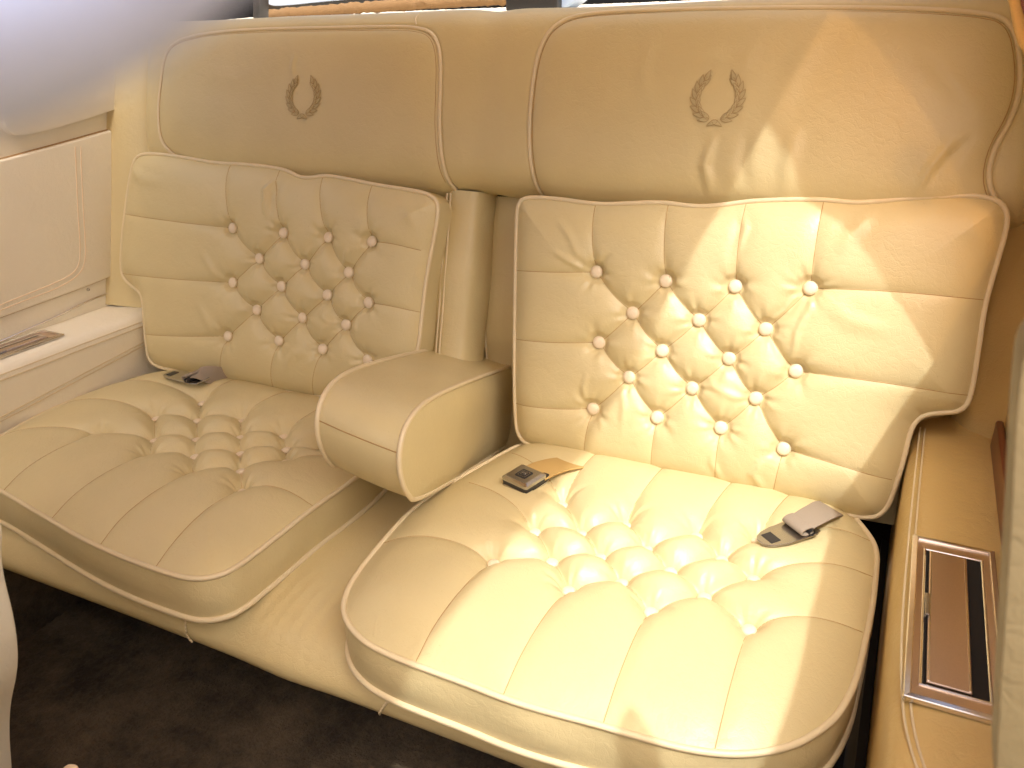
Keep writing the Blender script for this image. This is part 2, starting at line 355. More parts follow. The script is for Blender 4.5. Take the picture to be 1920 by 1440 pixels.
# ------------------------------------------------------------------ back cushions
def back_cushion(label, out_px, btn_px, corners, top_px, bot_px, l_px, r_px, seed, folds, x0):
    K = .0
    out = smooth_closed([BACK.at(p, .012) for p in out_px], 2)
    B = [[BACK.at(p, .024) for p in row] for row in btn_px]
    Db = .019
    S = diamond(B, Db, .012, .015, sag=.004)
    for p, q in zip(B[0], top_px): S.append(run(p, BACK.at(q, .012), Db * .9, .005, .012))
    for p, q in zip(B[-1], bot_px): S.append(run(p, BACK.at(q, .012), Db * .9, .005, .012))
    for k, q in zip((0, 2, 4), l_px): S.append(run(B[k][0], BACK.at(q, .012), Db, .0035, .010, (0, -.002)))
    for k, q in zip((0, 2, 4), r_px): S.append(run(B[k][-1], BACK.at(q, .012), Db, .0035, .010, (0, .004)))
    t = thing('back_cushion', label, 'back cushion', (x0, 1.05, .02), 'button tufted back cushions of the rear bench')
    F_ = [([BACK.at(a), BACK.at(b_), BACK.at(c)], amp, ww) for a, b_, c, amp, ww in folds]
    tufted(t, BACK, out, corners, [p for r_ in B for p in r_], S, .033, .024, Db, .01, .02, .014, .067, n0=.012, folds=F_, seed=seed, back=True)
    return t
RP = [(985, 370), (1040, 372), (1120, 384), (1180, 382), (1240, 379), (1300, 388), (1350, 386), (1400, 378), (1460, 375), (1540, 374), (1600, 381), (1650, 378), (1700, 372), (1800, 367), (1850, 369), (1884, 384), (1890, 420), (1865, 505), (1845, 575), (1835, 650), (1822, 735), (1808, 770), (1770, 773), (1730, 776), (1708, 800), (1697, 850), (1683, 900), (1660, 962), (1625, 972), (1560, 958), (1450, 935), (1340, 910), (1230, 888), (1100, 862), (1000, 838), (971, 820), (966, 760), (966, 640), (968, 500), (970, 420), (972, 382)]
RPB = [[(1120, 510), (1250, 527), (1380, 537), (1520, 540)], [(1188, 587), (1312, 600), (1437, 617)], [(1125, 642), (1243, 657), (1368, 672), (1493, 695)], [(1181, 707), (1299, 727), (1418, 746)], [(1114, 766), (1234, 782), (1353, 801), (1470, 840)]]
bR = BACK.at
rp_f = [((1505, 545), (1480, 580), (1440, 612), .004, .004), ((1530, 560), (1500, 620), (1490, 680), .004, .005), ((1570, 480), (1610, 430), (1640, 385), .004, .010), ((1055, 470), (1085, 490), (1112, 505), .0035, .005), ((1060, 410), (1090, 450), (1105, 490), .003, .006),
        ((1395, 390), (1405, 430), (1385, 500), .004, .006), ((1350, 830), (1345, 860), (1360, 900), .004, .006), ((1120, 690), (1112, 720), (1113, 755), .003, .005), ((1180, 720), (1185, 760), (1180, 800), .003, .006), ((1440, 850), (1420, 880), (1440, 920), .004, .007),
        ((1540, 560), (1600, 600), (1680, 620), .0025, .012), ((1800, 420), (1840, 450), (1850, 500), .003, .012), ((1330, 690), (1350, 720), (1400, 745), .0025, .006)]
back_cushion('cream tufted back cushion half in sunlight, on the right of the bench', RP, RPB, [bR((968, 825)), bR((1655, 968)), bR((1886, 388)), bR((974, 375))],
             [(1118, 386), (1254, 383), (1400, 380), (1545, 377)], [(1096, 860), (1222, 886), (1342, 908), (1448, 934)], [(968, 507), (966, 635), (965, 755)], [(1843, 562), (1824, 742), (1672, 897)], 5, rp_f, -.24)
LP = [(270, 288), (310, 290), (360, 298), (410, 307), (460, 308), (520, 315), (545, 322), (562, 333), (585, 334), (610, 329), (650, 335), (700, 346), (760, 355), (800, 362), (821, 376), (823, 400), (812, 460), (800, 520), (792, 590), (786, 650), (775, 690), (700, 728), (610, 746), (560, 738), (500, 726), (420, 712), (330, 695), (290, 686), (278, 668), (272, 610), (270, 560), (262, 545), (240, 530), (229, 512), (229, 470), (236, 400), (246, 330), (254, 298)]
LPB = [[(440, 428), (535, 437), (619, 445), (700, 453)], [(490, 485), (575, 496), (657, 511)], [(440, 530), (531, 537), (617, 553), (694, 567)], [(485, 581), (570, 596), (652, 609)], [(431, 630), (526, 639), (608, 654), (692, 675)]]
lp_f = [((545, 330), (525, 360), (532, 420), .007, .006), ((560, 340), (535, 370), (530, 430), -.004, .008), ((680, 465), (670, 490), (660, 508), .004, .005), ((700, 560), (690, 600), (692, 660), .003, .006), ((615, 460), (600, 480), (580, 492), .003, .005), ((410, 470), (425, 500), (436, 524), .003, .008),
        ((640, 560), (632, 590), (645, 605), .003, .006), ((400, 560), (420, 600), (430, 625), .0025, .010), ((560, 690), (580, 660), (602, 655), .004, .01), ((260, 310), (300, 340), (340, 345), .004, .012), ((760, 380), (790, 400), (800, 440), .003, .01)]
back_cushion('cream tufted back cushion in the shade, beside the raised window panel', LP, LPB, [bR((280, 675)), bR((782, 675)), bR((821, 380)), bR((258, 292))],
             [(435, 309), (527, 320), (607, 331), (700, 348)], [(420, 711), (515, 728), (590, 742), (672, 735)], [(247, 402), (232, 512), (273, 625)], [(797, 470), (790, 585), (780, 690)], 9, lp_f, -1.04)

# ------------------------------------------------------------------ seat back with head panels
sb = thing('upper_backrest_pad', 'smooth cream upper seat back with two headrest panels and embossed wreaths', 'seat back', (-.64, 1.15, 0))
HRpx = [(1000, 372), (996, 330), (992, 270), (995, 190), (1003, 120), (1015, 80), (1030, 52), (1062, 28), (1110, 18), (1200, 13), (1400, 10), (1600, 10), (1760, 14), (1860, 24), (1888, 36), (1904, 60), (1911, 95), (1915, 140), (1908, 190), (1890, 235), (1868, 270), (1855, 310), (1854, 345), (1866, 372)]
HLpx = [(833, 366), (828, 320), (824, 240), (826, 170), (826, 115), (820, 80), (805, 58), (775, 50), (740, 48), (600, 50), (480, 53), (400, 58), (345, 68), (318, 82), (306, 105), (301, 145), (297, 195), (297, 240), (303, 272), (330, 300)]
def hr_poly(px): return smooth_open([BACK.at(p, .012) for p in px], 2)
HRo, HLo = hr_poly(HRpx), hr_poly(HLpx)
def inside(X, P):
    P = np.array(P); c = np.zeros(len(X), bool); j = len(P) - 1
    for i in range(len(P)):
        a, b_ = P[i], P[j]; m_ = ((a[1] > X[:, 1]) != (b_[1] > X[:, 1])) & (X[:, 0] < (b_[0] - a[0]) * (X[:, 1] - a[1]) / (b_[1] - a[1] + 1e-12) + a[0]); c ^= m_; j = i
    return c
XL, XR = -1.385, .135
prof = smooth_open([(-.10, .398), (-.06, .395), (-.03, .400), (-.004, .414), (.010, .440), (.014, .50), (.012, .56), (.010, .62), (.006, .655), (-.008, .676), (-.035, .687), (-.09, .690), (-.16, .685)], 4)
pf_ = resample(prof, 260); xs = np.linspace(XL, XR, 720)
hfold = [([BACK.at(p, .01) for p in pp], a_ * 1.5, w_) for pp, a_, w_ in [(((1345, 250), (1325, 310), (1335, 362)), .0045, .008), (((1410, 240), (1395, 310), (1400, 355)), -.003, .010), (((1500, 240), (1480, 310), (1470, 362)), .0035, .012), (((1790, 260), (1740, 320), (1715, 362)), .0035, .006), (((1830, 250), (1780, 300), (1745, 350)), -.002, .008),
         (((1230, 60), (1210, 130), (1215, 200)), .0018, .012), (((1440, 60), (1400, 110), (1395, 150)), .002, .014), (((1560, 40), (1500, 130), (1440, 240)), .0022, .016), (((360, 130), (450, 150), (540, 120)), .0012, .02), (((560, 100), (556, 130), (560, 150)), .0018, .006), (((1300, 130), (1340, 110), (1390, 130)), .0015, .012), (((1700, 60), (1790, 160), (1860, 260)), .002, .014)]]
def back_disp(X):
    h = np.zeros(len(X))
    for o_ in (HRo, HLo):
        d, _ = dist_poly(X, resample(o_, 90)); ins = inside(X, o_)
        lowfade = 1
        h += np.where(ins, .011 * (1 - np.exp(-d / .022)), 0) - .0035 * np.exp(-(d / .004) ** 2)
    for P_, a_, w_ in hfold:
        dd, tt = dist_poly(X, P_); h += a_ * np.sin(np.pi * tt) * (np.exp(-(dd / w_) ** 2) - .45 * np.exp(-(dd / (2.2 * w_)) ** 2))
    d1 = np.abs(X[:, 0] + .635); h += -.004 * np.exp(-(d1 / .03) ** 2)
    return h + lumps(X, 3, 14, .0016)
gx, gp = np.meshgrid(xs, np.arange(len(pf_)), indexing='ij'); gx = gx.ravel(); gp = gp.ravel()
n_ = pf_[gp, 0]; v_ = pf_[gp, 1]
tn = np.gradient(pf_, axis=0); tn /= np.linalg.norm(tn, axis=1)[:, None]; nn = np.c_[tn[:, 1], -tn[:, 0]]     # outward in (n, v)
dsp = back_disp(np.c_[gx, v_])
e = np.minimum(gx - XL, XR - gx); endr = np.where(gx < -.6, .035, .030); fall = np.where(e < endr, endr - np.sqrt(np.maximum(endr ** 2 - (endr - e) ** 2, 0)), 0)
n2 = n_ + nn[gp, 0] * dsp - fall; v2 = v_ + nn[gp, 1] * dsp
mesh('upper_pad', BACK.w(np.c_[gx, v2, n2]), gridfaces(len(xs), len(pf_))[:, ::-1], M['leather2'], sb)
def pad_surf(uv):
    uv = np.atleast_2d(uv); i0 = int(np.argmin(pf_[:, 1])); f = pf_[i0:]; k = np.argmax(f[:, 1]); f = f[:k + 1]
    nb = np.interp(uv[:, 1], f[:, 1], f[:, 0]); e = np.minimum(uv[:, 0] - XL, XR - uv[:, 0]); er = np.where(uv[:, 0] < -.6, .035, .030)
    return nb + back_disp(uv) - np.where(e < er, er - np.sqrt(np.maximum(er ** 2 - (er - np.clip(e, 0, None)) ** 2, 0)), 0)
for o_ in (HRo, HLo):
    q = resample(o_, 220); hq = pad_surf(q)
    tv, tf = tube(BACK.w(np.c_[q, hq + .0022]), .0034, False, 10); mesh('piping', tv, tf, M['pipe'], sb)
    T = np.gradient(q, axis=0); T /= np.linalg.norm(T, axis=1)[:, None]; cen = q.mean(0); No = np.c_[T[:, 1], -T[:, 0]]; sg = np.sign(((q - cen) * No).sum(1).mean()); q2 = q - No * sg * .0062
    tv, tf = tube(BACK.w(np.c_[q2, pad_surf(q2) + .0002]), .0006, False, 6); mesh('seam', tv, tf, M['thread'], sb)
q = smooth_open([(-.765, .655), (-.772, .668), (-.768, .676)], 2)
tv, tf = tube(BACK.w(np.c_[q, pad_surf(q) + .001]), .0012, False, 6); mesh('seam', tv, tf, M['pipe'], sb)
# wreath emblems, leaf by leaf
def leaf_mesh():
    V, F = [], []; n = 10
    for i in range(n + 1):
        t_ = i / n; w_ = .21 * math.sin(math.pi * t_ ** .8) * (1 - .25 * t_)
        V += [(-w_, t_, .0), (-w_ * .55, t_, .10 * math.sin(math.pi * t_)), (0, t_, .03), (w_ * .55, t_, .10 * math.sin(math.pi * t_)), (w_, t_, .0)]
    for i in range(n):
        for j in range(4): a = i * 5 + j; F.append((a, a + 1, a + 6, a + 5))
    me = bpy.data.meshes.new('leaf'); me.from_pydata(V, [], F); me.polygons.foreach_set('use_smooth', [True] * len(F)); me.materials.append(M['emb']); return me
def leaf_ring():
    # outline thread of a leaf
    k = 18; P = []
    for i in range(k):
        a = i / k * 2; s = 1 if a < 1 else -1; t_ = a if a < 1 else 2 - a
        P.append((s * .21 * math.sin(math.pi * t_ ** .8) * (1 - .25 * t_), t_, .06))
    V, F = tube(P, .020, True, 5); me = bpy.data.meshes.new('leaf'); me.from_pydata(V.tolist(), [], F.tolist()); me.polygons.foreach_set('use_smooth', [True] * len(F)); me.materials.append(M['emb2']); return me
M['emb'].node_tree.nodes['Principled BSDF'].inputs['Roughness'].default_value = .55
M['emb2'] = plain('embroidery_outline', (.42, .29, .13), .6)
M['emb3'] = plain('embroidery_fill', (.62, .47, .25), .6, bump=.0003, scale=1500)
LEAF, RING = leaf_mesh(), leaf_ring(); LEAF.materials[0] = M['leather2']
def wreath(cx_px, top_px, bot_px, w_px):
    c0 = BACK.at(cx_px, .02); wu = w_px
    ru, rv = wu, top_px
    lf = []
    for side in (-1, 1):
        N_ = 8
        for i in range(N_):
            f = i / (N_ - 1); ang = -math.pi / 2 + side * (R(16) + f * R(119)); 
            pu, pv = c0[0] + ru * .88 * math.cos(ang), c0[1] + rv * .92 * math.sin(ang)
            tang = math.atan2(rv * math.cos(ang) * side, -ru * math.sin(ang) * side)
            for off, io in ((.38, 1), (-.38, -1)):
                if i == N_ - 1 and io < 0: continue
                lf.append((pu, pv, tang + side * io * -.40, .0165))
            lf.append((pu, pv, tang, .011)) if i == N_ - 1 else None
        lf.append((c0[0] - side * .004, c0[1] - rv * .93, -math.pi / 2 + side * R(62), .017))
    wb_ = bpy.data.objects.new('wreath', None); C.objects.link(wb_); wb_.parent = sb; ORG[wb_.name] = ORG[sb.name]; wb_.empty_display_size = .02
    for pu, pv, a, L_ in lf:
        h = float(pad_surf((pu, pv))[0])
        for me in (LEAF, RING):
            o = bpy.data.objects.new('leaf' if me is LEAF else 'outline', me); C.objects.link(o); o.parent = wb_
            mw = BACK.mat(pu, pv, h + .0004) @ Matrix.Rotation(a - math.pi / 2, 4, 'Z') @ Matrix.Scale(L_, 4); mw.translation -= Vector(ORG[sb.name]); o.matrix_local = mw
wreath((1347, 184), .0325, 0, .0325)
wreath((571, 182), .0315, 0, .0325)

# lower body of the seat back on each side, the armrest recess between
def rounded_strip(x_prof, n_prof, v0, v1, nv=60, wob=.0015, seed=1):
    P = smooth_open(np.c_[x_prof, n_prof], 3); P = resample(P, 90); vv = np.linspace(v0, v1, nv)
    g1, g2 = np.meshgrid(np.arange(len(P)), vv, indexing='ij'); a = P[g1.ravel()]; v = g2.ravel()
    T = np.gradient(P, axis=0); T /= np.linalg.norm(T, axis=1)[:, None]; No = np.c_[-T[:, 1], T[:, 0]][g1.ravel()]
    d = lumps(np.c_[a[:, 0] + a[:, 1], v], seed, 28, wob)
    return BACK.w(np.c_[a[:, 0] + No[:, 0] * d, v, a[:, 1] + No[:, 1] * d]), gridfaces(len(P), nv)[:, ::-1]
V, F = rounded_strip([-1.38, -1.2, -.9, -.74, -.71, -.692, -.665, -.645, -.638, -.66], [-.06, -.06, -.06, -.055, -.032, -.024, -.026, -.034, -.085, -.14], -.02, .401, 90, .0022, 4)
mesh('side_bolster', V, F, M['leather2'], sb)
V, F = rounded_strip([-.532, -.53, -.525, -.50, -.45, -.1, .08, .095], [-.14, -.10, -.07, -.055, -.05, -.05, -.055, -.12], -.02, .405, 60, .0015, 6)
mesh('side_bolster', V, F, M['leather2'], sb)
for dx in (-.7005, -.6925):
    q = np.c_[np.full(60, dx), np.linspace(.1, .395, 60)]; q[:, 0] += lumps(q, 8, 12, .0012)
    tv, tf = tube(BACK.w(np.c_[q, np.full(60, -.0255 if dx < -.70 else -.0235)]), .0016, False, 8); mesh('piping', tv, tf, M['pipe'], sb)
# recess panel behind the armrest, curving forward at its foot
rp = smooth_open([(-.095, .40), (-.09, .30), (-.090, .22), (-.10, .16), (-.118, .12), (-.13, .06), (-.13, .0), (-.13, -.08)], 3); rp = resample(rp, 60)
xs2 = np.linspace(-.655, -.505, 40); g1, g2 = np.meshgrid(xs2, np.arange(60), indexing='ij')
ed = np.minimum(g1 - xs2[0], xs2[-1] - g1).ravel(); dn = -.012 * np.exp(-ed / .006)
a = rp[g2.ravel()]; mesh('recess_panel', BACK.w(np.c_[g1.ravel(), a[:, 1] + dn * .5, a[:, 0] + dn]), gridfaces(40, 60), M['leather2'], sb)
tv, tf = tube(BACK.w(np.c_[np.full(60, -.648), rp[:, 1], rp[:, 0] - .001]), .0022, False, 8); mesh('piping', tv, tf, M['pipe'], sb)
V, F = box(((-1.5, .2), (0, 0), (0, 0)));
V, F = prism(BACK, [(-1.52, -.10), (.22, -.10), (.22, .66), (-1.52, .66)], -.20, -.145); mesh('gap_light_block', V, F, M['dark'], sb, False)  # added black board that stops light showing through the gaps

# ------------------------------------------------------------------ bench base under the cushions
base = thing('bench_base', 'smooth cream bench base curving under the two seat cushions', 'seat base', (-.64, .8, -.3))
pr = smooth_open([(1.12, -.070), (1.0, -.068), (.85, -.064), (.74, -.064), (.66, -.067), (.615, -.080), (.592, -.105), (.588, -.122), (.597, -.140), (.625, -.155), (.70, -.175), (.85, -.20), (1.0, -.21)], 3); pr = resample(pr, 200)
xs3 = np.linspace(-1.56, .012, 520); g1, g2 = np.meshgrid(xs3, np.arange(200), indexing='ij'); X_ = g1.ravel(); a = pr[g2.ravel()]; s_ = g2.ravel() / 199
T = np.gradient(pr, axis=0); T /= np.linalg.norm(T, axis=1)[:, None]; No = np.c_[-T[:, 1], T[:, 0]]; No = No if No[5, 1] > 0 else -No; No = No[g2.ravel()]
d = lumps(np.c_[X_, s_], 12, 10, .0009)
front = np.exp(-((s_ - .47) / .08) ** 2)
for x0, sgn in ((-.70, 1), (-.565, -1)):
    rel = (X_ - x0) * sgn; env = np.exp(-((rel - .035) / .045) ** 2) * front; d += env * .0005 * np.sin((rel + (s_ - .6) * .16 * 1) * 300 + 2 * np.sin(s_ * 20))
ctr = np.exp(-((X_ + .63) / .06) ** 2); d += ctr * .003 * np.clip((s_ - .1) / .3, 0, 1) * np.clip((.8 - s_) / .2, 0, 1)
# lengthwise channel where the cushions sit on the front edge
mesh('base_cover', np.c_[X_, a[:, 0] + No[:, 0] * d, a[:, 1] + No[:, 1] * d], gridfaces(520, 200), M['leather2'], base)
for xx, dx_ in ((-.80, .006), (-.455, -.01)):
    iy = int(np.argmax(pr[:, 0] < .605)); iz = int(np.argmax(pr[:, 1] < -.128)); ss = np.linspace(iy, iz, 30).astype(int); q = np.c_[xx + dx_ * np.linspace(0, 2.5, 30), pr[ss, 0] - .004, pr[ss, 1] + .002]
    tv, tf = tube(q, .0014, False, 6); mesh('seam', tv, tf, M['pipe'], base)

# ------------------------------------------------------------------ centre armrest
ab = np.array((-.16, .94, -.28)); ab /= np.linalg.norm(ab); aw = np.array((.985, .10, 0.)); aw /= np.linalg.norm(aw); aoff = np.array((-.985, .04, .15)); aoff /= np.linalg.norm(aoff)
p0 = hit((780, 944), (0, 0, .045), (0, 0, 1))
ARM = Frame(p0, ab, np.cross(aw, ab))     # side plane: u back along the arm, v up, n = to the right
if ARM.v[2] < 0: ARM = Frame(p0, ab, -np.cross(aw, ab))
side_px = [(782, 944), (762, 925), (750, 890), (748, 850), (757, 805), (780, 768), (812, 745), (850, 727), (900, 708), (958, 687)]
so = [ARM.at(p) for p in side_px]; so += [(.56, so[-1][1] + .012), (.56, .0)] ; so += [ARM.at((960, 828))] 
side = smooth_closed(so, 3)
nsgn = 1 if (ARM.n @ aw) > 0 else -1
WID = .130
arm = thing('centre_armrest', 'cream padded centre armrest folded down between the two seats', 'armrest', tuple(p0))
def arm_w(uv, off): return ARM.w(np.c_[uv, np.zeros(len(uv))]) + aoff * off
rim = resample(side, 200, True); cen = rim.mean(0)
rows = []
for k in np.linspace(0, 1, 24):
    b_ = .004 * math.sin(math.pi * k); q = rim + (rim - cen) / np.linalg.norm(rim - cen, axis=1)[:, None] * b_; rows.append(arm_w(q, k * WID))
mesh('cover', np.array(rows).reshape(-1, 3), gridfaces(24, 200, False, True), M['leather'], arm)
def cap(off, sgn, name):
    rows = []
    for f in np.linspace(1, 0, 26):
        h = .010 * (1 - f ** 4); rows.append(arm_w(cen + (rim - cen) * f, off - sgn * h))
    mesh(name, np.array(rows).reshape(-1, 3), gridfaces(26, 200, False, True), M['leather'], arm)
cap(0, 1, 'side_panel'); cap(WID, -1, 'side_panel')
for off in (0, WID):
    tv, tf = tube(arm_w(rim + (rim - cen) / np.linalg.norm(rim - cen, axis=1)[:, None] * .001, off), .0036, True, 10); mesh('piping', tv, tf, M['pipe'], arm)
i0 = int(np.argmin(np.linalg.norm(rim - np.array(ARM.at((748, 853))), axis=1)))
q = np.array([arm_w((rim[i0:i0 + 1] + (rim[i0:i0 + 1] - cen) / np.linalg.norm(rim[i0] - cen) * (.004 * math.sin(math.pi * k) + .0002)), k * WID)[0] for k in np.linspace(0, 1, 30)])
tv, tf = tube(q, .0008, False, 6); mesh('seam', tv, tf, M['thread'], arm)

# ------------------------------------------------------------------ side armrests with ashtrays
def arm_body(t, x_in, x_out, y0, y1, sgn, zt, zb=-.42, drop=None, mat_='vinyl'):
    # profile from the foot of the inner face over the top to the outer wall
    P = smooth_open([(x_in + sgn * .004, zb), (x_in + sgn * .002, -.1), (x_in, .02), (x_in, zt - .035), (x_in + sgn * .004, zt - .012), (x_in + sgn * .016, zt - .001), (x_in + sgn * .04, zt), (x_out, zt + .001)], 3); P = resample(P, 90)
    ys = np.linspace(y0, y1, 140); g1, g2 = np.meshgrid(np.arange(90), ys, indexing='ij'); a = P[g1.ravel()]; y = g2.ravel(); z = a[:, 1].copy()
    top = np.clip((z + .1) / (zt + .1), 0, 1)
    if drop is not None: z -= top * np.where(y < drop, (drop - y) ** 2 * 1.6, 0)
    z += lumps(np.c_[a[:, 0], y], 17, 12, .0008)
    F = gridfaces(90, 140); F = F if sgn < 0 else F
    V = np.c_[a[:, 0], y, z]
    return V, F, P
def ashtray(t, c, lx, ly, z, lid_open, flip=1):
    """a metal ashtray let into the armrest top: frame, dark well, lid with a finger tab"""
    fr = Frame((c[0], c[1], z), (1, 0, 0), (0, 1, 0))
    def rect(hx, hy): return [(-hx, -hy), (hx, -hy), (hx, hy), (-hx, hy)]
    def ring(h1, h2, n1, n2, name, m):
        A = rect(*h1); B = rect(*h2)
        V = np.vstack([fr.w([(u, v, 0) for u, v in A]), fr.w([(u, v, n1) for u, v in A]), fr.w([(u, v, n2) for u, v in B]), fr.w([(u, v, -.012) for u, v in B])])
        F = [(r * 4 + i, r * 4 + (i + 1) % 4, (r + 1) * 4 + (i + 1) % 4, (r + 1) * 4 + i) for r in range(3) for i in range(4)]
        o = mesh(name, V, F, m, t, False); return bevel(o, .0008, 2)
    hx, hy = lx / 2, ly / 2
    ring((hx, hy), (hx - .0055, hy - .0055), .0045, .005, 'outer_rim', M['chrome'])
    ring((hx - .0055, hy - .0055), (hx - .011, hy - .020), .0028, .0022, 'bezel', M['brushed'])
    ring((hx - .011, hy - .020), (hx - .0135, hy - .0225), .0034, .0030, 'inner_rim', M['chrome'])
    V, F = prism(fr, rect(hx - .0135, hy - .0225), -.0012, -.0002); mesh('well', V, F, M['dark'], t, False)
    lo = -hx + .0165 if flip > 0 else -hx + .024; hi = hx - .026 if flip > 0 else hx - .0165
    V, F = prism(fr, [(lo, -hy + .0245), (hi, -hy + .0245), (hi, hy - .0245), (lo, hy - .0245)], .0002, .0042); lid = bevel(mesh('lid', V, F, M['brushed'], t, False), .0008, 2)
    V, F = prism(fr, [(lo + .001, -hy + .026), (lo + .0022, -hy + .026), (lo + .0022, hy - .026), (lo + .001, hy - .026)], .0042, .0050); mesh('lid_edge', V, F, M['chrome'], t, False)
    V, F = prism(fr, [(hi - .0022, -hy + .026), (hi - .001, -hy + .026), (hi - .001, hy - .026), (hi - .0022, hy - .026)], .0042, .0050); mesh('lid_edge', V, F, M['chrome'], t, False)
    s = lo if flip > 0 else hi - .0
    V, F = prism(fr, [(s - .0028, -.012), (s + .0008, -.012), (s + .0008, .022), (s - .0028, .022)], 0, .0062); bevel(mesh('tab', V, F, M['steel'], t, False), .0005, 2)
ar = thing('side_armrest', 'tan topped right side armrest with a metal ashtray and wood trim', 'armrest', (.09, .8, -.3), 'side armrests beside the rear bench')
V, F, P = arm_body(ar, .046, .155, .30, 1.26, 1, .118, drop=.60); mesh('cover', V, F, M['vinyl_tan'], ar)
al = thing('side_armrest', 'cream left side armrest below the window panel, ashtray near its front', 'armrest', (-1.4, .8, -.3), 'side armrests beside the rear bench')
V, F, P = arm_body(al, -1.366, -1.49, .30, 1.26, -1, .112); mesh('cover', V, F[:, ::-1], M['vinyl'], al)
def sub(parent, name, label=None):
    o = bpy.data.objects.new(name, None); C.objects.link(o); o.parent = parent; ORG[o.name] = ORG[parent.name]; o.empty_display_size = .02
    if label: o['label'] = label
    return o
ashtray(sub(ar, 'ashtray'), (.0925, .708), .076, .250, .1195, 0)
ashtray(sub(al, 'ashtray'), (-1.427, .800), .060, .250, .1130, 0, -1)
# double stitched edges
def stitch_line(t, pts, r=.0011, m='pipe', name='stitching'):
    tv, tf = tube(pts, r, False, 6); mesh(name, tv, tf, M[m], t)
ys = np.linspace(.35, 1.16, 80)
for dz, dx in ((.088, .0), (.097, .0015)): stitch_line(al, np.c_[np.full(80, -1.3655 - dx), ys, np.full(80, dz) + lumps(np.c_[ys, ys], 2, 9, .0006)])
q0 = hit((268, 642), (-1.365, 0, 0), (1, 0, 0)); q1 = hit((0, 783), (-1.365, 0, 0), (1, 0, 0))
for dz in (0, -.007):
    f = np.linspace(-.6, 1.05, 60)[:, None]; q = q1 + (q0 - q1) * f; q[:, 0] = -1.3645; q[:, 2] += dz; stitch_line(al, q)
for k_, off in enumerate((0, .006)):
    q = [(.056 + off, 1.12, .117), (.052 + off, .90, .1175), (.050 + off, .70, .1175), (.053 + off, .60, .1165), (.060 + off, .545, .113), (.080 + off, .50, .1015), (.11 + off, .46, .087), (.15, .43, .073)]
    stitch_line(ar, resample(smooth_open(q, 3), 90) + np.array((0, 0, .001)), .0011)
V, F = box(((.138, .147), (.50, 1.10), (.08, .155))); bevel(mesh('wood_trim', V, F, M['wood'], ar), .003, 3)

# ------------------------------------------------------------------ right quarter wall: the sill cuts the sunlight's right edge
YZ = Frame((0, 0, 0), (0, 1, 0), (0, 0, 1))          # u = y, v = z, n = +x
qr = thing('quarter_trim', 'tan trim wall behind the right armrest below the side window', 'wall trim', (.16, 1.0, -.3))
V, F = prism(YZ, [(.10, -.5), (1.60, -.5), (1.60, .60), (1.15, .50), (.95, .46), (.10, .455)], .150, .175); bevel(mesh('panel', V, F, M['vinyl_tan'], qr), .006)
SG = Frame((.158, 0, .455), (0, 1, 0), (-.158, 0, .50))
V, F = prism(SG, [(1.09, -.01), (1.75, -.01), (1.75, .525), (1.07, .525)], -.02, 0.02); bevel(mesh('rear_pillar', V, F, M['vinyl'], qr), .008, 4)
mt_, t_, b_ = mat('sun_dimming_glass'); N_ = t_.nodes.new
tr_ = N_('ShaderNodeBsdfTransparent'); tr_.inputs[0].default_value = (.50, .36, .20, 1); gl_ = N_('ShaderNodeBsdfGlossy'); gl_.inputs['Roughness'].default_value = .05; ms_ = N_('ShaderNodeMixShader'); ms_.inputs[0].default_value = .06
t_.links.new(tr_.outputs[0], ms_.inputs[1]); t_.links.new(gl_.outputs[0], ms_.inputs[2]); t_.links.new(ms_.outputs[0], t_.nodes['Material Output'].inputs[0])
V, F = prism(SG, [(.955, .0), (1.085, .0), (1.065, .53), (.93, .53)], -.002, .002); mesh('sun_dimming_pane', V, F, mt_, qr, False)  # unseen bronze pane added to dim and warm the sun on the headrest
rf = thing('roof', 'unseen tan headliner, cut to shape the light, above the rear seat', 'roof', (-.64, .3, 1.0))
V, F = prism(SEAT, [(-1.30, -.10), (-.64, -.10), (-.60, -.42), (.0, -.42), (.0, 1.15), (-1.30, 1.15)], .955, .975); mesh('headliner', V, F, M['headliner'], rf, False)  # unseen roof, outline cut to shape the light, tan for warm bounce
V, F = box(((.19, .215), (-1.0, .50), (-.45, .38))); bevel(mesh('ground_light_block', V, F, M['vinyl'], None, False, kind='structure'), .006, 3)  # unseen low wall added to block light off the ground
V, F = box(((-1.5, .2), (-1.05, -1.0), (-.45, .45))); bevel(mesh('front_bounce_wall', V, F, M['vinyl'], None, False, kind='structure'), .02, 3)  # unseen cream wall added to close the front and bounce light
ll = thing('left_quarter_wall', 'cream left side wall with padded stitched panel and pillar pad', 'wall trim', (-1.5, .8, -.3))

# ------------------------------------------------------------------ left wall
XW = -1.478
WL = Frame((XW, 0, 0), (0, 1, 0), (0, 0, 1))          # n = +x towards the cabin
V, F = prism(WL, [(-.4, -.5), (1.60, -.5), (1.60, .66), (1.30, .60), (.9, .53), (-.4, .48)], -.04, 0); mesh('wall_skin', V, F, M['vinyl'], ll, False)
dp = [(-120, 330), (0, 300), (120, 268), (225, 238), (243, 240), (246, 252), (243, 300), (236, 400), (226, 500), (218, 514), (160, 538), (80, 567), (0, 596), (-120, 640)]
dpo = smooth_closed([WL.at(p, .006) for p in dp], 2); dpo = ccw(dpo); dpo[:, 0] = np.maximum(dpo[:, 0], .3)
V, F = prism(WL, dpo.tolist(), .0, .010); pn = bevel(mesh('padded_panel', V, F, M['vinyl'], ll), .005, 4)
tv, tf = tube(WL.w(np.c_[resample(dpo, 200, True), np.full(200, .0015)]), .0022, True, 6); mesh('panel_gap', tv, tf, M['thread'], ll)
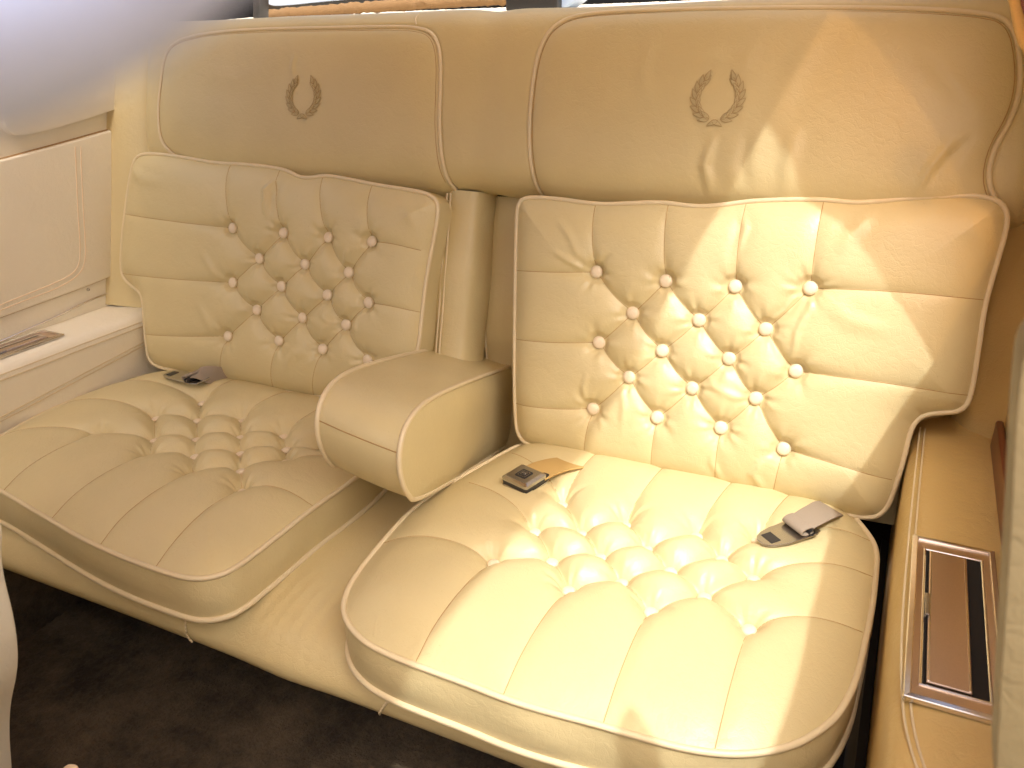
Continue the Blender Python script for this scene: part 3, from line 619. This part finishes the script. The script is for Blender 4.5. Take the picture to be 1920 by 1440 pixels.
for k_ in (0, 1):
    o_ = 10 * k_
    px = [(141 + o_, 275), (143 + o_, 330), (146 + o_, 400), (150 + o_, 455), (150 + o_, 490), (140 + o_, 512 + o_ * .3), (105 + o_ * .5, 530 + o_), (50, 552 + o_), (0, 572 + o_), (-60, 597 + o_)]
    q = resample(smooth_open([WL.at(p, .010) for p in px], 3), 70)
    for i in range(0, 69):
        pass
    tv, tf = tube(WL.w(np.c_[q, np.full(70, .0102)]), .0009, False, 6); mesh('stitching', tv, tf, M['stitch'], ll)
bl = [WL.at(p, 0) for p in [(-40, 655), (0, 640), (62, 612), (100, 596), (165, 563), (228, 540)]]
tv, tf = tube(WL.w(np.c_[resample(smooth_open(bl, 2), 60), np.full(60, .002)]), .0022, False, 8); mesh('bright_strip', tv, tf, M['chrome'], ll)
o = mesh('screw', *tube([WL.w([(*WL.at((165, 543)), .0)])[0], WL.w([(*WL.at((165, 543)), .0015)])[0]], .0028, False, 10)[:2], M['dark'], ll)
# padded pillar pad above (rounded lower corner)
pp = [(2, 150), (3, 225), (12, 246), (28, 255), (70, 248), (125, 233), (190, 212), (240, 196), (252, 180), (275, 135), (292, 112), (318, 98), (322, 92), (200, 120), (40, 150), (4, 160)]
ppo = ccw(smooth_closed([WL.at(p, .01) for p in pp], 2)); V, F = prism(WL, ppo.tolist(), .0, .016); bevel(mesh('pillar_pad', V, F, M['vinyl'], ll), .010, 4)
gm_, gt_, gb_ = mat('clear_side_glass'); gN = gt_.nodes.new
g1_ = gN('ShaderNodeBsdfTransparent'); g1_.inputs[0].default_value = (.93, .96, .97, 1); g2_ = gN('ShaderNodeBsdfGlossy'); g2_.inputs['Roughness'].default_value = .03; g3_ = gN('ShaderNodeMixShader'); g3_.inputs[0].default_value = .06
gt_.links.new(g1_.outputs[0], g3_.inputs[1]); gt_.links.new(g2_.outputs[0], g3_.inputs[2]); gt_.links.new(g3_.outputs[0], gt_.nodes['Material Output'].inputs[0])
V, F = prism(WL, [(.10, .47), (1.30, .58), (1.24, .90), (.10, .90)], -.030, -.026); mesh('side_glass', V, F, gm_, ll, False)
# corner filler between wall and seat back
V, F = rounded_strip([-1.50, -1.465, -1.44, -1.42, -1.40, -1.385, -1.38], [.015, .004, -.004, -.012, -.022, -.04, -.08], .12, .64, 60, .0008, 3)
mesh('corner_trim', V, F, M['leather2'], ll)

V, F = rounded_strip([.095, .110, .125, .145, .17], [-.075, -.045, -.035, -.02, .01], -.02, .66, 60, .0008, 5)
mesh('corner_trim', V, F, M['vinyl_tan'], qr)

# ------------------------------------------------------------------ belt hardware
def strap(t, P, w, m, thick=.0012, name='webbing', roll=None):
    """a flat belt along P (k,3) with width direction per point"""
    P = np.array(P, float); n = len(P); W = np.array(roll, float); W = np.broadcast_to(W, (n, 3)); T = np.gradient(P, axis=0); T /= np.linalg.norm(T, axis=1)[:, None]
    W = W - T * (W * T).sum(1)[:, None]; W /= np.linalg.norm(W, axis=1)[:, None]; N = np.cross(T, W)
    sec = [(-1, -.7), (-.95, -1), (.95, -1), (1, -.7), (1, .7), (.95, 1), (-.95, 1), (-1, .7)]
    V = np.array([[P[i] + W[i] * a * w / 2 + N[i] * b_ * thick for a, b_ in sec] for i in range(n)]).reshape(-1, 3)
    F = gridfaces(n, 8, False, True); return mesh(name, V, F, M[m], t)
zb = .030
bk = thing('seat_belt_buckle', 'square metal belt buckle with emblem lying on the right seat', 'belt buckle', (-.47, .98, zb))
c1, c2, c3, c4 = [hit(p, (0, 0, zb + .016), (0, 0, 1)) for p in ((943, 893), (990, 912), (1022, 889), (976, 867))]
bu = (c2 - c1) ; bv = (c4 - c1); bc = (c1 + c2 + c3 + c4) / 4; 
BK = Frame(bc, (c2 - c1 + c3 - c4), (c4 - c1 + c3 - c2) + np.array([0, 0, .004])); hw, hh = .026, .024
hw = float(np.linalg.norm(c2 - c1 + c3 - c4) / 4); hh = float(np.linalg.norm(c4 - c1 + c3 - c2) / 4)
print('buckle half sizes', hw, hh)
def rr(hx, hy, r=.004, k=4):
    out = []
    for cx, cy, a0 in ((hx - r, hy - r, 0), (-hx + r, hy - r, 90), (-hx + r, -hy + r, 180), (hx - r, -hy + r, 270)):
        out += [(cx + r * math.cos(R(a0 + 90 * i / k)), cy + r * math.sin(R(a0 + 90 * i / k))) for i in range(k + 1)]
    return out
V, F = prism(BK, rr(hw, hh, .003), -.004, -.0015); bevel(mesh('top_plate', np.vstack([BK.w([(u, v, -.0015) for u, v in rr(hw, hh, .003)]), BK.w([(u * .80, v * .82, .0012) for u, v in rr(hw, hh, .003)])]), [tuple(range(20, 40))] + [(i, (i + 1) % 20, (i + 1) % 20 + 20, i + 20) for i in range(20)], M['steel'], bk, False), .0004, 1)
V, F = prism(BK, rr(hw, hh, .003), -.006, -.0015); mesh('shell', V, F, M['steel'], bk, False)
V, F = prism(BK, rr(hw * .97, hh * .97, .002), -.0125, -.006); mesh('slot', V, F, M['black'], bk, False)
V, F = prism(BK, [(-hw * .8, -hh * 1.03), (hw * .8, -hh * 1.03), (hw * .8, hh * .9), (-hw * .8, hh * .9)], -.0155, -.012); bevel(mesh('lower_plate', V, F, M['steel'], bk, False), .0008, 2)
V, F = prism(BK, rr(hw * 1.0, hh, .002), -.016, -.013); mesh('bottom_shell', V, F, M['steel'], bk, False)
def framed(h, n, m, name): V, F = prism(BK, rr(h, h, .002), n - .0004, n); mesh(name, V, F, M[m], bk, False)
e_ = min(hw, hh) * .44
framed(e_, .0016, 'black', 'emblem_plate'); framed(e_ * .74, .0019, 'steel', 'emblem_frame'); framed(e_ * .64, .0022, 'black', 'emblem_field'); framed(e_ * .44, .0025, 'steel', 'emblem_frame'); framed(e_ * .36, .0028, 'black', 'emblem_field')
fc = bpy.data.curves.new('lettering', 'FONT'); fc.body = 'GM'; fc.size = e_ * .50; fc.align_x = 'CENTER'; fc.align_y = 'CENTER'; fc.extrude = .00012; fc.materials.append(M['chrome'])
tmp_ = bpy.data.objects.new('lettering', fc); C.objects.link(tmp_); fm = bpy.data.meshes.new_from_object(tmp_); bpy.data.objects.remove(tmp_); fo = bpy.data.objects.new('lettering', fm); C.objects.link(fo); fo.parent = bk; mw = BK.mat(0, 0, .0030); mw.translation -= Vector(ORG[bk.name]); fo.matrix_local = mw
s0 = BK.w([(0, hh * .9, -.008)])[0]
P = smooth_open([s0 + np.array([0, -.01, 0]), s0, s0 + (.015, .02, .004), s0 + (.028, .05, -.002), s0 + (.035, .09, -.02)], 3)
strap(bk, P, .046, 'webgold', roll=(1, -.35, 0))
V, F = prism(BK, [(hw * .55, hh * .9), (hw * 1.0, hh * .9), (hw * 1.0, hh * 1.25), (hw * .6, hh * 1.2)], -.013, -.003); bevel(mesh('hinge', V, F, M['black'], bk, False), .001, 2)

def tongue(label, tip_px, hole_px, end_px, z, k=1., grp='belt latch tongues on the rear seats'):
    t = thing('seat_belt_tongue', label, 'belt tongue', tuple(hit(hole_px, (0, 0, z), (0, 0, 1))), grp)
    A = hit(tip_px, (0, 0, z), (0, 0, 1)); B_ = hit(end_px, (0, 0, z + .004), (0, 0, 1)); d = B_ - A; L_ = np.linalg.norm(d)
    fr = Frame(A, d, np.cross((0, 0, 1), d)); w_ = .020
    out = [(0, -.006), (.005, -.012), (.014, -.0165), (.03, -w_), (L_ * .9, -w_), (L_, -w_ * .8), (L_, w_ * .8), (L_ * .9, w_), (.03, w_), (.014, .0165), (.005, .012), (0, .006)]
    # plate with a slot: two rails and a cross bar
    V, F = prism(fr, out, 0, .0022); bevel(mesh('plate', V, F, M['steel'], t, False), .0009, 2)
    V, F = prism(fr, [(.010, -.010), (.024, -.010), (.024, .010), (.010, .010)], .0023, .0027); mesh('latch_slot', V, F, M['black'], t, False)
    ph = np.linspace(R(-60), R(210), 24); c = L_ * .74; r_ = .0085
    Q = np.array([fr.w([(c - r_ * 1.2 * math.sin(a_) * 1.0, 0, .0035 + r_ * (1 - math.cos(a_)) * .55)])[0] for a_ in ph])
    strap(t, Q, .036, 'webbing', name='webbing_loop', roll=fr.v)
    bar = tube([fr.w([(c + .004, -.0205, .0060)])[0], fr.w([(c + .004, .0205, .0060)])[0]], .0042, False, 12); mesh('roller', *bar, M['black'], t)
    s0 = fr.w([(c + .004, 0, .010)])[0]; dd = fr.u
    P = smooth_open([s0, s0 + dd * .012 * k + np.array([0, .004, .001]), s0 + dd * .024 * k + np.array([0, .016, -.003]), s0 + dd * .034 * k + np.array([0, .034, -.011]), s0 + dd * .042 * k + np.array([0, .065, -.030])], 3)
    strap(t, P, .036, 'webbing', roll=fr.v)
    return t
tongue('chrome belt tongue on worn webbing at the rear edge of the sunlit seat', (1424, 1018), (1490, 1000), (1522, 985), .034)
tongue('chrome belt tongue with frayed webbing at the rear edge of the shaded seat', (313, 700), (360, 712), (382, 716), .034, .6)

# ------------------------------------------------------------------ floor, shelf and the rear
V, F = box(((-1.55, .25), (-1.2, 1.2), (-.47, -.45)))
gx_, gy_ = np.meshgrid(np.linspace(-1.55, .2, 360), np.linspace(-.3, 1.2, 300), indexing='ij'); Xf = np.c_[gx_.ravel(), gy_.ravel()]
zf = -.40 + lumps(Xf, 31, 9, .006) + rng.normal(0, .0012, len(Xf)) - .05 * np.exp(-((Xf[:, 0] + .62) / .12) ** 2) * 0
mesh('floor', np.c_[Xf, zf], gridfaces(360, 300), M['floor'], kind='structure')
V, F = box(((.0365, .0465), (.42, 1.15), (-.42, -.085))); mesh('carpet_and_gap_shade', V, F, M['dark'], ar, False)  # black box put in the gap in place of its shade
V, F = box(((-1.476, -1.364), (.30, 1.1), (-.42, -.155))); mesh('carpet_and_gap_shade', V, F, M['floor'], al, False)
sh = thing('parcel_shelf', 'cream fuzzy carpeted shelf behind the seat back, under the rear window', 'shelf', (-.6, 1.35, .6))
def slab(t, name, m, px, y, thick=.02, z_axis=True, **kw):
    fr = Frame((0, y, 0), (1, 0, 0), (0, 0, 1)); uv = ccw(smooth_closed([fr.at(p) for p in px], 2) if kw.pop('sm', True) else [fr.at(p) for p in px]); V, F = prism(fr, uv.tolist() if hasattr(uv, 'tolist') else uv, -thick, 0); return bevel(mesh(name, V, F, M[m], t), .002, 2)
gx_, gy_ = np.meshgrid(np.linspace(-1.5, .2, 300), np.linspace(1.24, 1.68, 120), indexing='ij'); Xf = np.c_[gx_.ravel(), gy_.ravel()]
mesh('shelf_carpet', np.c_[Xf, .640 + (Xf[:, 1] - 1.24) * .06 + rng.normal(0, .0005, len(Xf))], gridfaces(300, 120), M['shelf'], sh)
yb = 1.55
brq = [hit(p, (0, yb, 0), (0, 1, 0)) for p in ((495, 28), (560, 24), (680, 14), (800, 6), (900, 0), (1000, -6))]
q = resample(smooth_open(brq, 2), 90); g_ = np.random.default_rng(3); V, F = tube(q, .011 + g_.normal(0, .0006, 90), False, 14); mesh('carpet_roll', V + g_.normal(0, .0009, V.shape), F, M['brown_carpet'], sh)
wn = thing('rear_window', 'dark framed rear window edge with painted sky-blue pane above the shelf', 'window', (-.7, 1.72, .8))
slab(wn, 'gasket', 'black', [(488, -120), (488, 0), (500, 16), (520, 22), (600, 17), (760, 3), (1060, -20), (1060, -120)], 1.70, .02)
slab(wn, 'sky_pane', 'rim', [(492, -120), (493, 0), (503, 9), (520, 12), (624, 1), (760, -10), (1060, -40), (1060, -120)], 1.69, .01)  # opaque slab with the sky beyond painted as its colour
bh = thing('shelf_bracket', 'black block bracket standing on the shelf between the headrests', 'bracket', (-.6, 1.4, .66))
slab(bh, 'bracket_body', 'black', [(948, -40), (948, 20), (1044, 17), (1046, -40)], 1.36, .05, sm=False)
slab(bh, 'blue_cap', 'rim', [(1046, -40), (1046, 15), (1062, 13), (1078, 2), (1090, -10), (1090, -40)], 1.38, .05, sm=False)
b2 = thing('belt_guide', 'dark upright strip at the left end of the shelf carpet', 'bracket', (-1.1, 1.4, .66))
slab(b2, 'guide_body', 'black', [(474, -60), (474, 42), (486, 40), (487, -60)], 1.45, .03, sm=False)

# ------------------------------------------------------------------ near pieces at the frame's edges
fr = Frame((0, .32, 0), (1, 0, 0), (0, 0, 1))
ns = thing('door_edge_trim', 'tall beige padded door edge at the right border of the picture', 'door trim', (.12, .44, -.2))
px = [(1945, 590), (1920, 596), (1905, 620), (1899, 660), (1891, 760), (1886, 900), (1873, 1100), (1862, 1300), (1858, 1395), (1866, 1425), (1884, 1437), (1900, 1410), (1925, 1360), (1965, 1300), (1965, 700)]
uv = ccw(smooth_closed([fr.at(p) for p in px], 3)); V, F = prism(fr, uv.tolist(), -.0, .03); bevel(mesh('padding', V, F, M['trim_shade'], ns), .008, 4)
fs = thing('front_seat', 'pale front seat edge at the lower left border of the picture', 'front seat', (-.5, .2, -.3))
f2 = Frame((0, .33, 0), (1, 0, 0), (0, 0, 1))
px = [(-200, 950), (-30, 970), (4, 975), (8, 1000), (5, 1040), (12, 1090), (28, 1150), (37, 1210), (36, 1260), (22, 1320), (20, 1380), (26, 1450), (26, 1600), (-200, 1600)]
uv = ccw(smooth_closed([f2.at(p) for p in px], 3)); V, F = prism(f2, uv.tolist(), 0.0, 0.05); bevel(mesh('seat_back_edge', V, F, M['vinyl'], fs), .006, 4)
px = [(118, 1500), (120, 1440), (128, 1431), (142, 1431), (152, 1441), (156, 1500)]
uv = ccw(smooth_closed([f2.at(p) for p in px], 2)); V, F = prism(f2, uv.tolist(), 0.0, 0.03); bevel(mesh('lever', V, F, M['stitch'], fs), .003, 3)
V, F = box(((-1.40, -.68), (.06, .22), (-.40, .42))); bevel(mesh('backrest', V, F, M['leather2'], fs), .05, 5)  # unseen block added to cut low front light on the left
fp = thing('passenger_light_block', 'unseen tan seat block below the camera, added to hold back low light', 'front seat', (-.2, -.5, -.4))
V, F = box(((-.56, .13), (-.24, -.06), (-.40, .47))); bevel(mesh('backrest', V, F, M['vinyl_tan'], fp), .05, 5)  # unseen block added to keep low front light off the bench base
wt = thing('window_trim', 'bright pale window trim edge in the top right corner', 'window trim', (.16, .8, .6))
f3 = Frame((0, 1.05, 0), (1, 0, 0), (0, 0, 1))
px = [(1886, -30), (1896, 20), (1903, 60), (1912, 85), (1925, 105), (1940, 120), (1940, -30)]
V, F = prism(f3, ccw([f3.at(p) for p in px]).tolist(), -.02, 0); bevel(mesh('trim_strip', V, F, M['headliner'], wt), .003, 2)
px = [(1908, -30), (1914, 10), (1925, 45), (1940, 45), (1940, -30)]
V, F = prism(f3, ccw([f3.at(p) for p in px]).tolist(), 0.001, .004); mesh('red_edge', V, F, M['wood'], wt, False)
# added out of focus blue rail close to the lens, imitating the lavender glow
rl = []
for p, dd in (((-700, 230), .12), ((-300, 90), .06), ((0, -65), .045), ((240, -235), .045), ((520, -450), .06), ((800, -690), .12)):
    d = ray(p); d = d / np.linalg.norm(d); rl.append(np.array([0, 0, CAM_H]) + d * dd)
q = resample(smooth_open(rl, 3), 60); V, F = tube(q, .0065, False, 20)
blur_tube = mesh('near_blur_tube', V, F, M['blur_tube']); tag(blur_tube, 'added pale rail crossing the top left corner', 'blur_tube')
# pavement outside the car, unseen, coloured tan to bounce warm light
mesh('ground', [(-3000, -3000, -.75), (3000, -3000, -.75), (3000, 3000, -.75), (-3000, 3000, -.75)], [(0, 1, 2, 3)], M['bounce_ground'], kind='structure')
